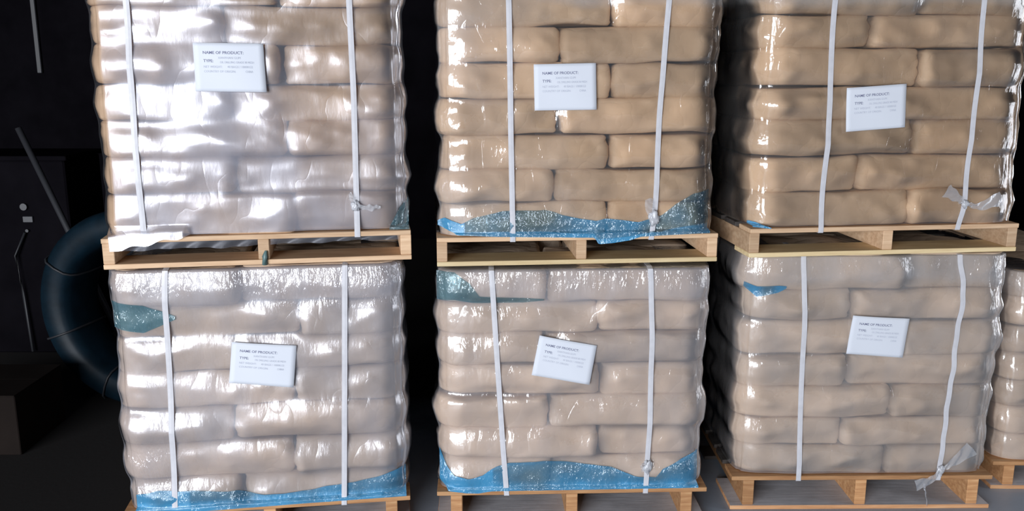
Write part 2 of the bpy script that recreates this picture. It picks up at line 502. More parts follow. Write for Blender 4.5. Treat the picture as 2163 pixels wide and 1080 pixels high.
# ================================================================== sacks
def sack_mesh(sx, sy, h, seed, rv, bulge=0.008, nper=112):
    """rounded kraft sack; local origin bottom centre. rv = radius of the vertical corners"""
    P2, N2, S = rrect4(sx / 2, sy / 2, rv, nper)
    V = []; F = []
    rz = h * (0.16 + 0.03 * math.sin(seed))
    prof = []
    na = 7
    for k in range(na + 1):
        a = -math.pi / 2 + (math.pi / 2) * k / na
        prof.append((rz * 0.85 * (1 - math.cos(a)), rz + rz * math.sin(a)))
    for q in (0.36, 0.5, 0.64): prof.append((-0.5 * bulge * math.sin(math.pi * q), h * q))
    for k in range(na + 1):
        a = (math.pi / 2) * k / na
        prof.append((rz * 0.85 * (1 - math.cos(a)), h - rz + rz * math.sin(a)))
    rings = []
    for (o, z) in prof:
        q = P2 - N2 * o
        rings.append(np.column_stack([q, np.full(nper, z)]))
    inner = [0.8, 0.5, 0.2]
    top = rings[-1]; bot = rings[0]
    for s in inner:
        c = top.copy(); c[:, :2] *= s; c[:, 2] = h + 0.004 * (1 - s); rings.append(c)
    pre = []
    for s in reversed(inner):
        c = bot.copy(); c[:, :2] *= s; c[:, 2] = -0.002 * (1 - s); pre.append(c)
    rings = pre + rings
    A = np.vstack(rings)
    nr = len(rings)
    NN = np.tile(np.column_stack([N2, np.zeros(nper)]), (nr, 1))
    zf = np.clip(A[:, 2] / h, 0, 1)
    side = np.sin(np.pi * zf) ** 0.5
    # large lumps, sideways fullness, diagonal folds running in from the corners
    d = 0.012 * fbm(A * np.array([4, 4, 7]), 3, seed)
    cx = np.abs(A[:, 0]) / (sx / 2); cy = np.abs(A[:, 1]) / (sy / 2)
    corner = np.clip((cx * cy - 0.55) / 0.45, 0, 1)
    rid = 1 - np.abs(vnoise(A * np.array([9, 9, 22]) + np.array([0, 0, 1]) * (A[:, 0:1] * 14), seed + 3)) * 2
    rid2 = 1 - np.abs(vnoise(np.column_stack([A[:, 0] * 5 + A[:, 2] * 14, A[:, 1] * 5, A[:, 2] * 12 - A[:, 0] * 4]), seed + 5)) * 2
    d += 0.006 * np.clip(rid, 0, 1) ** 2 * (0.35 + corner)
    d += 0.006 * np.clip(rid2, 0, 1) ** 3
    # tucked ends: a diagonal pleat at each end of the sack
    for e_, sg in ((cx, 1 if seed % 2 else -1),):
        t_ = (1 - e_) * sx / 2 / 0.10
        d -= 0.007 * np.exp(-((zf - 0.5 - sg * 0.35 * (1 - t_)) / 0.06) ** 2) * np.clip(1 - t_, 0, 1) * (t_ < 1)
    d -= 0.004 * corner
    A = A + NN * (d * side)[:, None]
    A[:, 2] += 0.009 * fbm(np.column_stack([A[:, 0] * 5, A[:, 1] * 5, zf * 0.4]), 2, seed + 9) * (0.3 + 0.7 * np.abs(2 * zf - 1))
    tw = 0.012 * vnoise(np.array([[seed * 0.37, 0.5, 0.1]]))[0]
    A[:, 1] += tw * (zf - 0.5) * 2
    F = []
    for r_ in range(nr - 1):
        for k in range(nper):
            l = (k + 1) % nper
            F.append((r_ * nper + k, r_ * nper + l, (r_ + 1) * nper + l, (r_ + 1) * nper + k))
    F.append(tuple(range(nper - 1, -1, -1)))
    F.append(tuple((nr - 1) * nper + k for k in range(nper)))
    return A, F


LAYW = ['bottom', 'second', 'third', 'fourth', 'fifth', 'sixth', 'top']


def build_sacks(key, place, loc, rz, zb, jx, mat, half=0.54, hide_right=False, labelrect=None):
    """returns list of (verts, faces) in load-local coordinates for the wrap to lie on"""
    geo = []
    gap = 0.004
    front_y = 0.018; depth = 1.07
    for k in range(7):
        z0, z1 = zb[k], zb[k + 1]
        h = z1 - z0 - 0.001
        j = jx[k]
        left_long = j > 0
        dl = 0.42 if left_long else 0.62       # depth of the left front sack
        dr = 0.62 if left_long else 0.42
        hw = half + random.uniform(-0.008, 0.008)
        spec = [(-hw, j - gap, front_y, front_y + dl, True, 'left'),
                (j + gap, hw, front_y, front_y + dr, True, 'right')]
        # rear pair
        jb = j + (0.0)
        spec += [(-hw, (jb if not left_long else -jb) - gap, front_y + dl + .01, depth, False, 'left'),
                 ((jb if left_long else -jb) + gap, hw, front_y + dr + .01, depth, False, 'right')]
        # rear pair meets in the middle: keep the two from overlapping
        rl = spec[2]; rr = spec[3]
        xm = 0.0
        spec[2] = (rl[0], xm - gap, rl[2], rl[3], False, 'left')
        spec[3] = (xm + gap, rr[1], rr[2], rr[3], False, 'right')
        for (x0, x1, y0, y1, front, side) in spec:
            seed = random.randint(0, 9999)
            fy = random.uniform(-0.008, 0.008) if front else 0
            sx, sy = x1 - x0, y1 - y0
            cx, cy = (x0 + x1) / 2, (y0 + y1) / 2 + fy
            A, F = sack_mesh(sx, sy, h, seed, (((0.095, 0.022) if side == 'left' else (0.022, 0.095)) + (0.03, 0.03)) if front else (0.03, 0.03, 0.05, 0.05), nper=144 if front else 72)
            # the outer vertical corners of the load are rubbed rounder by the tight wrap
            me = mesh_from('paper_sack', A, F)
            c, s = math.cos(rz), math.sin(rz)
            wl = (loc[0] + cx * c - cy * s, loc[1] + cx * s + cy * c, loc[2] + z0)
            o = link('paper_sack', me, mat, None, wl, rz)
            o.rotation_euler = (0, 0, rz)
            w = 'lengthwise' if (sx > 0.54) else 'end-on'
            if front and not (hide_right and side == 'right'):
                extra = ''
                if labelrect and labelrect[0] < x1 and labelrect[1] > x0 and labelrect[2] < z1 and labelrect[3] > z0:
                    ov = min(labelrect[3], z1) - max(labelrect[2], z0); ox = min(labelrect[1], x1) - max(labelrect[0], x0)
                    if ov > 0.05 and ox > 0.08: extra = ' partly behind white paper'
                lab = '%s brown paper sack%s, %s layer, %s end of %s load' % (w, extra, LAYW[k], side, place)
                tag(o, lab, 'sack', 'brown paper sacks in the %s load' % place)
            else:
                tag(o, 'brown paper sack hidden behind the front sacks of the %s load' % place, 'sack',
                    'hidden rear sacks of the %s load' % place)
            A2 = A + np.array([cx, cy, z0])
            geo.append((A2, F))
    return geo


# ================================================================== stretch wrap
class Wrap:
    """ray-casts a tight skin round a load (load-local coordinates, front plane y=0, centre x=0)"""
    def __init__(s, geo, zlo, zhi, half=0.54, nz=112, ns=400, iters=14, eps=0.005):
        V = []; F = []
        for A, Fs in geo:
            b = len(V); V += [tuple(v) for v in A]; F += [tuple(i + b for i in f) for f in Fs]
        bvh = BVHTree.FromPolygons(V, F)
        cy = 0.018 + 1.052 / 2
        s.cy = cy
        P, Nn, S = rrect(0.70, 0.68, 0.20, ns)
        P = P + np.array([0, cy])
        s.P, s.N = P, Nn
        zs = np.linspace(zlo, zhi, nz)
        H = np.full((nz, ns), np.nan)
        for i in range(ns):
            d = Vector((-Nn[i, 0], -Nn[i, 1], 0)); o2 = P[i]
            for k in range(nz):
                hit = bvh.ray_cast(Vector((o2[0], o2[1], zs[k])), d, 0.45)
                if hit[0] is not None: H[k, i] = hit[3]
        # distance -> skin. gaps bridged from the neighbourhood
        base = np.nanmedian(H)
        Hm = np.where(np.isnan(H), base + 0.05, H)
        lim = base + 0.05
        corner = (np.abs(Nn[:, 0]) > 0.02) & (np.abs(Nn[:, 1]) > 0.02)
        Hc = np.where(corner[None, :], Hm, np.minimum(Hm, lim))
        tgt = Hc - eps
        s.sack = Hc.copy()
        h = tgt.copy()
        for it in range(iters):
            a = (np.roll(h, 1, 1) + np.roll(h, -1, 1)) / 2
            up = np.vstack([h[:1], h[:-1]]); dn = np.vstack([h[1:], h[-1:]])
            b_ = (up + dn) / 2
            h = np.minimum(tgt, 0.5 * a + 0.5 * b_)
            # tension: relax also ignoring obstacle slightly
        # soften so single facets do not show
        for it in range(2):
            a = (np.roll(h, 1, 1) + np.roll(h, -1, 1)) / 2
            up = np.vstack([h[:1], h[:-1]]); dn = np.vstack([h[1:], h[-1:]])
            h = 0.5 * h + 0.25 * a + 0.25 * (up + dn) / 2
        # a raised, gathered fold of film runs down the front right corner
        ang = np.arctan2(Nn[:, 0], -Nn[:, 1])
        c0 = int(np.argmin(np.abs(ang - 0.95)))
        for k in range(nz):
            sh = 1.6 * vnoise(np.array([[zs[k] * 16, 0.4, zhi * 5]]))[0]
            am = 0.009 + 0.006 * vnoise(np.array([[zs[k] * 24, 3.4, zhi * 9]]))[0]
            for q in range(-4, 5):
                h[k, (c0 + q) % ns] -= am * math.exp(-((q - sh) / 1.1) ** 2)
        s.h = h; s.zs = zs; s.nz = nz; s.ns = ns

    def grid(s, off=0.0):
        D = s.h - off
        X = s.P[None, :, 0] - s.N[None, :, 0] * D
        Y = s.P[None, :, 1] - s.N[None, :, 1] * D
        Z = np.repeat(s.zs[:, None], s.ns, 1)
        return X, Y, Z

    def front_y(s, x, z, off=0.0):
        """y of the skin at front position (x, z); x within the load"""
        X, Y, Z = s.grid(off)
        k = np.interp(z, s.zs, np.arange(s.nz)); k0 = int(np.clip(math.floor(k), 0, s.nz - 2)); f = k - k0
        idx = np.where(s.N[:, 1] < -0.15)[0]
        r = []
        for kk in (k0, k0 + 1):
            o = np.argsort(X[kk, idx]); r.append(np.interp(x, X[kk, idx][o], Y[kk, idx][o]))
        return r[0] * (1 - f) + r[1] * f


def set_attr(me, name, vals):
    a = me.attributes.new(name, 'FLOAT', 'POINT')
    a.data.foreach_set('value', np.asarray(vals, dtype=np.float32).ravel())


def build_wrap(key, place, wrap, loc, rz, mat, top_band, crk, extra_haze=None, drop=None, label=''):
    X, Y, Z = wrap.grid()
    nz, ns = wrap.nz, wrap.ns
    Z = Z.copy()
    if drop is not None:
        # the lowest rows are pulled down over the deck edge where the wrap hangs lower
        dz = np.array([drop(X[0, i], wrap.N[i, 1]) for i in range(ns)])
        for k in range(4):
            Z[k] -= dz * (4 - k) / 4.0
            Y[k] = np.where(wrap.N[:, 1] < -0.7, np.minimum(Y[k], -0.004 - 0.002 * (4 - k)) * (dz > 0.002) + Y[k] * (dz <= 0.002), Y[k])
    V = np.column_stack([X.ravel(), Y.ravel(), Z.ravel()])
    rows = nz
    # lip folded in over the top
    tops = []
    for s_, dzz in ((0.97, 0.004), (0.90, 0.006), (0.70, 0.006)):
        t = np.column_stack([X[-1] * s_, wrap.cy + (Y[-1] - wrap.cy) * s_, Z[-1] + dzz]); tops.append(t)
    V = np.vstack([V] + tops); rows += 3
    F = []
    for k in range(rows - 1):
        for i in range(ns):
            j = (i + 1) % ns
            F.append((k * ns + i, k * ns + j, (k + 1) * ns + j, (k + 1) * ns + i))
    me = mesh_from('stretch_wrap', V, F)
    zt = wrap.zs[-1]
    # hazier where turns of film overlap; on U1 extra_haze paints in door glare
    n = fbm(V * np.array([3, 3, 2.5]), 3, hash(key) % 50 if False else sum(map(ord, key)))
    edge = zt - top_band[0] + 0.02 * n
    hz = np.clip((V[:, 2] - edge) / 0.03, 0, 1) * top_band[1]
    if extra_haze is not None:
        hz = np.maximum(hz, extra_haze(V, n))
    hz = np.where(V[:, 2] < wrap.zs[0] + 0.004, np.minimum(hz, 0.35), hz)
    set_attr(me, 'haze', np.clip(hz, 0, 1))
    ck = np.clip({'U1': 0.06, 'L1': 0.10}.get(key, 0.16) + crk(V, n), 0, 1)
    set_attr(me, 'crinkle', ck)
    o = link('stretch_wrap', me, mat, None, loc, rz)
    tag(o, label, 'plastic wrap')
    return o


# ================================================================== straps, knots, labels, blue film
def strap_mesh(wrap, pts, width, top_z, bottom_z, thick=0.0012, wob=0.0):
    """flat band: over the front, from under the deck board to the top and a bit inward on both ends"""
    zs = np.linspace(bottom_z + 0.001, top_z, 150)
    P = sorted(pts, key=lambda p: p[1])
    px = [p[0] for p in P]; pz = [p[1] for p in P]
    # smooth the path
    xs = np.interp(zs, pz, px)
    for _ in range(30):
        xs[1:-1] = 0.5 * xs[1:-1] + 0.25 * (xs[:-2] + xs[2:])
    if wob: xs = xs + wob * np.sin(zs * 23) * 0.5 + wob * 0.4 * np.sin(zs * 51 + 1)
    ys = np.array([wrap.front_y(x, z) for x, z in zip(xs, zs)]) - 0.003
    deck = zs < wrap.zs[0] + 0.002
    ys[deck] = np.minimum(ys[deck], -0.003)
    # band is taut: bridges hollows
    tgt = ys.copy()
    for _ in range(160):
        sm = ys.copy(); sm[1:-1] = (ys[:-2] + ys[2:]) / 2
        ys = np.minimum(tgt, sm)
    path = [(xs[0] , 0.10, bottom_z - 0.0015), (xs[0], 0.02, bottom_z - 0.0015), (xs[0], -0.002, bottom_z - 0.001)]
    path += [(x, y, z) for x, y, z in zip(xs, ys, zs)]
    yT = ys[-1]
    path += [(xs[-1], yT + 0.03, top_z + 0.006), (xs[-1], yT + 0.25, top_z + 0.007)]
    V = []; F = []
    w = width / 2
    nP = len(path)
    for i, (x, y, z) in enumerate(path):
        a = Vector(path[max(i - 1, 0)]); b = Vector(path[min(i + 1, nP - 1)])
        t = (b - a).normalized(); side = Vector((1, 0, 0)); nn = t.cross(side)
        if nn.length < 1e-6: nn = Vector((0, -1, 0))
        nn.normalize(); side = nn.cross(t).normalized()
        if side.x < 0: side = -side
        out_ = side.cross(t)
        c = Vector((x, y, z))
        for (sa, sb) in ((-w, 0), (0, 0.0006), (w, 0), (w, -thick), (-w, -thick)):
            V.append(c + side * sa - Vector((0, 1, 0)) * 0 + nn * 0 + (side.cross(t)) * 0 + (Vector((0, -1, 0)) if abs(t.z) > 0.5 else Vector((0, 0, 1))) * sb)
    for i in range(nP - 1):
        for k in range(5):
            l = (k + 1) % 5
            F.append((i * 5 + k, i * 5 + l, i * 5 + 5 + l, i * 5 + 5 + k))
    F.append((0, 1, 2, 3, 4)); F.append(tuple((nP - 1) * 5 + k for k in (4, 3, 2, 1, 0)))
    return mesh_from('strapping_band', V, F, False), xs, ys, zs


def crumple(seed, sx, sy, sz, n=26):
    """crumpled scrap of film: an oval wad with deep creases"""
    V = []; F = []
    m_ = n // 2
    for i in range(m_ + 1):
        a = math.pi * i / m_
        for k in range(n):
            b = 2 * math.pi * k / n
            V.append((math.sin(a) * math.cos(b), math.sin(a) * math.sin(b), math.cos(a)))
    V = np.array(V)
    nn = 1 + 0.45 * fbm(V * 2.3, 3, seed) + 0.25 * (1 - 2 * np.abs(vnoise(V * 4, seed + 4)))
    V = V * nn[:, None] * np.array([sx, sy, sz])
    for i in range(m_):
        for k in range(n):
            l = (k + 1) % n
            F.append((i * n + k, (i + 1) * n + k, (i + 1) * n + l, i * n + l))
    return V, F


def tail_mesh(pts, widths, seed):
    """thin loose end of film, a creased ribbon through pts"""
    V = []; F = []
    n = 18; c = 6
    P = np.array(pts)
    t = np.linspace(0, len(P) - 1, n)
    path = np.column_stack([np.interp(t, range(len(P)), P[:, d]) for d in range(3)])
    W = np.interp(t, range(len(P)), widths)
    for i in range(n):
        d = path[min(i + 1, n - 1)] - path[max(i - 1, 0)]
        side = np.array([-d[2], 0, d[0]]); side = side / (np.linalg.norm(side) + 1e-9)
        for k in range(c):
            u = (k / (c - 1) - 0.5)
            q = path[i] + side * W[i] * u
            q = q + np.array([0, -0.006 * abs(math.sin(k * 2.3 + i * 0.5 + seed)), 0.003 * math.sin(i * 1.1 + k)])
            V.append(q)
    for i in range(n - 1):
        for k in range(c - 1):
            F.append((i * c + k, i * c + k + 1, (i + 1) * c + k + 1, (i + 1) * c + k))
    return V, F


def text_verts(body, bold=0.0, sx=1.0):
    cu = bpy.data.curves.new('t', 'FONT')
    cu.body = body; cu.size = 1.0; cu.offset = bold; cu.resolution_u = 2
    o = bpy.data.objects.new('t', cu); COL.objects.link(o)
    dg = bpy.context.evaluated_depsgraph_get(); dg.update()
    me = bpy.data.meshes.new_from_object(o.evaluated_get(dg))
    V = np.array([tuple(v.co) for v in me.vertices]); F = [tuple(p.vertices) for p in me.polygons]
    bpy.data.objects.remove(o); bpy.data.curves.remove(cu); bpy.data.meshes.remove(me)
    x0, x1 = V[:, 0].min(), V[:, 0].max()
    V[:, 0] = (V[:, 0] - x0) / (x1 - x0)
    return V, F


HEAD = [('NAME OF PRODUCT:', 0.135, 0.71, 0.775, 0.058, 0.012), ('TYPE:', 0.135, 0.275, 0.605, 0.058, 0.012)]
BODY = [('XANTHAN GUM', 0.345, 0.665, 0.675, 0.046, 0.0), ('OIL DRILLING GRADE 80 MESH', 0.37, 0.85, 0.585, 0.044, 0.0),
        ('NET WEIGHT:', 0.135, 0.40, 0.49, 0.046, 0.0), ('40 BAGS / 1000KGS', 0.47, 0.83, 0.49, 0.046, 0.0),
        ('COUNTRY OF ORIGIN:', 0.135, 0.585, 0.395, 0.046, 0.0), ('CHINA', 0.725, 0.83, 0.395, 0.046, 0.0)]
TXT = {t[0]: text_verts(t[0], t[5]) for t in HEAD + BODY}


def build_label(wrap, quad, loc, rz, label, curl):
    TL, TR, BR, BL = [np.array(q) for q in quad]

    def at(u, v, off):
        # u right, v up, both 0..1
        b = BL * (1 - u) + BR * u; t = TL * (1 - u) + TR * u
        q = b * (1 - v) + t * v
        return np.array([q[0], yy + curl * (abs(u - .5) ** 2) * 2 + 0.002 * math.sin(u * 5 + v * 3) - off, q[1]])
    xs = np.linspace(min(TL[0], BL[0]), max(TR[0], BR[0]), 9); zs = np.linspace(min(BL[1], BR[1]), max(TL[1], TR[1]), 9)
    yy = min(wrap.front_y(x, z) for x in xs for z in zs) - 0.003 - abs(curl) * 0.5
    n = 12
    V = []; F = []
    for side in (0.0006, 0.0):
        for j in range(n + 1):
            for i in range(n + 1):
                V.append(at(i / n, j / n, side))
    w = n + 1
    for j in range(n):
        for i in range(n):
            a = j * w + i
            F.append((a, a + 1, a + w + 1, a + w))
            b_ = a + w * w
            F.append((b_, b_ + w, b_ + w + 1, b_ + 1))
    ring = [i for i in range(w)] + [j * w + n for j in range(1, w)] + [n * w + i for i in range(n - 1, -1, -1)] + [j * w for j in range(n - 1, 0, -1)]
    for a, b_ in zip(ring, ring[1:] + ring[:1]):
        F.append((b_, a, a + w * w, b_ + w * w))
    root = empty('paper_label', loc, rz)
    tag(root, label, 'label', 'white product papers on the wrapped loads')
    link('paper_sheet', mesh_from('paper_sheet', V, F), M['paper'], root)
    for nm, lines, mat in (('heading_print', HEAD, M['ink_dark']), ('detail_print', BODY, M['ink_grey'])):
        Vt = []; Ft = []
        for (txt, u0, u1, v0, hh, bo) in lines:
            tv, tf = TXT[txt]
            b = len(Vt)
            for q in tv:
                Vt.append(at(u0 + (u1 - u0) * q[0], v0 + q[1] * hh / 0.7, 0.0011))
            Ft += [tuple(i + b for i in f) for f in tf]
        link(nm, mesh_from(nm, Vt, Ft, False), mat, root)
    return root


def build_blue(wrap, top, bottom, loc, rz, label, mat, off, dens, hang=None, name='blue_plastic_sheet', nx=120, nv=22, seed=0):
    """a sheet lying on the front of the load between an upper and a lower outline given as (x, z) lists"""
    tx = [p[0] for p in top]; tz = [p[1] for p in top]
    bx = [p[0] for p in bottom]; bz = [p[1] for p in bottom]
    x0, x1 = tx[0], tx[-1]
    X, Y, Z = wrap.grid()
    xl = X[:, :].min() - 0.002; xr = X[:, :].max() + 0.002
    V = []; F = []; hz = []; ck = []
    for i in range(nx + 1):
        x = x0 + (x1 - x0) * i / nx
        a = np.interp(x, tx, tz); b = np.interp(x, bx, bz)
        jit = 0.004 * vnoise(np.array([[x * 18, 0.3, seed]]))[0]
        a += jit
        for k in range(nv + 1):
            v = k / nv
            z = b + (a - b) * v
            zc = max(z, wrap.zs[0])
            xx = min(max(x, xl + 0.004), xr - 0.004)
            y = wrap.front_y(xx, zc, off)
            if z < wrap.zs[0] + 0.01: y = min(y, -0.006)
            rough_ = 0.0022 * fbm(np.array([[x * 30, z * 45, seed + .5]]), 2)[0]
            V.append((xx, y - max(0, rough_), z))
            n = fbm(np.array([[x * 6, z * 10, seed + 2.2]]), 3)[0]
            hz.append(dens(x, z, v) + 0.28 * n)
            ck.append(0.75)
    for i in range(nx):
        for k in range(nv):
            q = i * (nv + 1) + k
            F.append((q, q + nv + 1, q + nv + 2, q + 1))
    me = mesh_from(name, V, F)
    set_attr(me, 'haze', np.clip(hz, 0, 1)); set_attr(me, 'crinkle', ck)
    o = link(name, me, mat, None, loc, rz)
    tag(o, label, 'plastic sheet')
    return o


# ================================================================== the six loads in front and the one beyond
HU = [1.1214, 1.0817, 1.1149]
PAL = [(-0.9219, 3.2484, 0.1609), (0.2604, 3.4342, 0.087), (1.4571, 3.4562, 0.1129),
       (-0.9522, 3.2639, 0.1369), (0.2448, 3.3924, 0.0355), (1.4711, 3.5175, 0.0109), (2.67, 3.69, -0.02)]
LOADS = [
 dict(key='U1', place='upper left', zb=[0.1140, 0.2623, 0.3979, 0.528, 0.6526, 0.7883, 0.9218, 1.0514],
      jx=[0.1262, -0.0749, 0.1163, -0.0766, 0.1033, -0.0871, 0.106],
      st=[[(-0.396, 0.9976), (-0.3961, 0.8891), (-0.406, 0.4553), (-0.4022, 0.1119)], [(0.3517, 1.0395), (0.3514, 0.9436), (0.3559, 0.6147), (0.3512, 0.0993)]],
      kn=(0.3499, 0.2097), lb=[(-0.1874, 0.7953), (0.0491, 0.7929), (0.0527, 0.625), (-0.1881, 0.6295)]),
 dict(key='U2', place='upper middle', zb=[0.1130, 0.2404, 0.3683, 0.4995, 0.6356, 0.7678, 0.8995, 1.034],
      jx=[0.1142, -0.0996, 0.1139, -0.0789, 0.1167, -0.0818, 0.1193],
      st=[[(-0.2759, 1.0891), (-0.2726, 0.9901), (-0.2658, 0.5636), (-0.2586, 0.1037)], [(0.3256, 1.094), (0.3205, 0.9935), (0.3, 0.5606), (0.297, 0.2157), (0.2824, 0.0946)]],
      kn=(0.289, 0.1787), lb=[(-0.1807, 0.7609), (0.0525, 0.766), (0.0577, 0.5941), (-0.1763, 0.5917)]),
 dict(key='U3', place='upper right', zb=[0.1130, 0.2505, 0.3875, 0.5239, 0.6457, 0.7863, 0.9092, 1.0351],
      jx=[0.0965, -0.1227, 0.0829, -0.1114, 0.0892, -0.1176, 0.0689],
      st=[[(-0.2789, 1.0573), (-0.2801, 0.9579), (-0.267, 0.5295), (-0.2699, 0.0957)], [(0.3065, 1.0635), (0.309, 0.9622), (0.3131, 0.6147), (0.31, 0.1962), (0.2903, 0.1065)]],
      kn=(0.306, 0.1963), lb=[(-0.2102, 0.6414), (0.0252, 0.6564), (0.0314, 0.4943), (-0.2007, 0.4784)]),
 dict(key='L1', place='lower left', zb=[0.1510, 0.2707, 0.4185, 0.5601, 0.7031, 0.8344, 0.9674, 1.1050],
      jx=[-0.1044, 0.1045, -0.1134, 0.1187, -0.0875, 0.1495, -0.0627],
      st=[[(-0.322, 1.1083), (-0.3314, 0.9652), (-0.3393, 0.5958), (-0.3556, 0.1498)], [(0.3273, 1.106), (0.3102, 0.6578), (0.288, 0.1239)]],
      kn=None, lb=[(-0.1002, 0.8235), (0.136, 0.7983), (0.1173, 0.6328), (-0.1208, 0.6619)]),
 dict(key='L2', place='lower middle', zb=[0.1510, 0.2907, 0.4193, 0.5539, 0.6825, 0.8131, 0.9378, 1.0700],
      jx=[-0.0842, 0.1059, -0.0961, 0.1044, -0.117, 0.0935, -0.1061],
      st=[[(-0.3257, 1.0898), (-0.3035, 0.7088), (-0.2819, 0.3505), (-0.267, 0.1385)], [(0.2916, 1.0848), (0.3058, 0.8183), (0.3086, 0.382), (0.2991, 0.1346)]],
      kn=(0.3052, 0.2489), lb=[(-0.1373, 0.8088), (0.0876, 0.7639), (0.0607, 0.6039), (-0.168, 0.6462)]),
 dict(key='L3', place='lower right', zb=[0.1510, 0.2819, 0.402, 0.541, 0.6779, 0.8247, 0.9534, 1.0990],
      jx=[0.0975, -0.0938, 0.1008, -0.089, 0.1167, -0.0917, 0.1114],
      st=[[(-0.3105, 1.0694), (-0.2855, 0.7846), (-0.2804, 0.4799), (-0.269, 0.1323)], [(0.3225, 1.1065), (0.3491, 0.9803), (0.3397, 0.7022), (0.3317, 0.4566), (0.3285, 0.1934), (0.3179, 0.1399)]],
      kn=(0.324, 0.1785), lb=[(-0.0944, 0.8505), (0.1368, 0.836), (0.121, 0.672), (-0.1105, 0.6889)]),
 dict(key='L4', place='far right', zb=[0.1310, 0.255, 0.377, 0.50, 0.622, 0.744, 0.866, 0.985],
      jx=[0.10, -0.10, 0.10, -0.10, 0.10, -0.10, 0.10], st=[], kn=None, lb=None),
]
PLAB = {
 'U1': 'pale wooden pallet under the upper left load, with a green scrap on its middle stringer',
 'U2': 'pale wooden pallet between the upper and lower middle loads',
 'U3': 'pale wooden pallet between the upper and lower right loads',
 'L1': 'orange-brown wooden pallet under the lower left load, mostly out of frame',
 'L2': 'orange-brown wooden pallet under the lower middle load, cut by the frame',
 'L3': 'orange-brown wooden pallet on the grey floor under the lower right load',
 'L4': 'wooden pallet under the far right load at the frame edge'}
WLAB = {
 'U1': 'clear stretch wrap with a broad milky glare round the upper left load',
 'U2': 'clear stretch wrap round the upper middle load of brown sacks',
 'U3': 'clear stretch wrap round the upper right load of brown sacks',
 'L1': 'hazy stretch wrap with a finely crinkled top band round the lower left load',
 'L2': 'clear stretch wrap with bluish top round the lower middle load',
 'L3': 'clear stretch wrap with grey top round the lower right load',
 'L4': 'shiny stretch wrap round the far right load cut by the frame'}

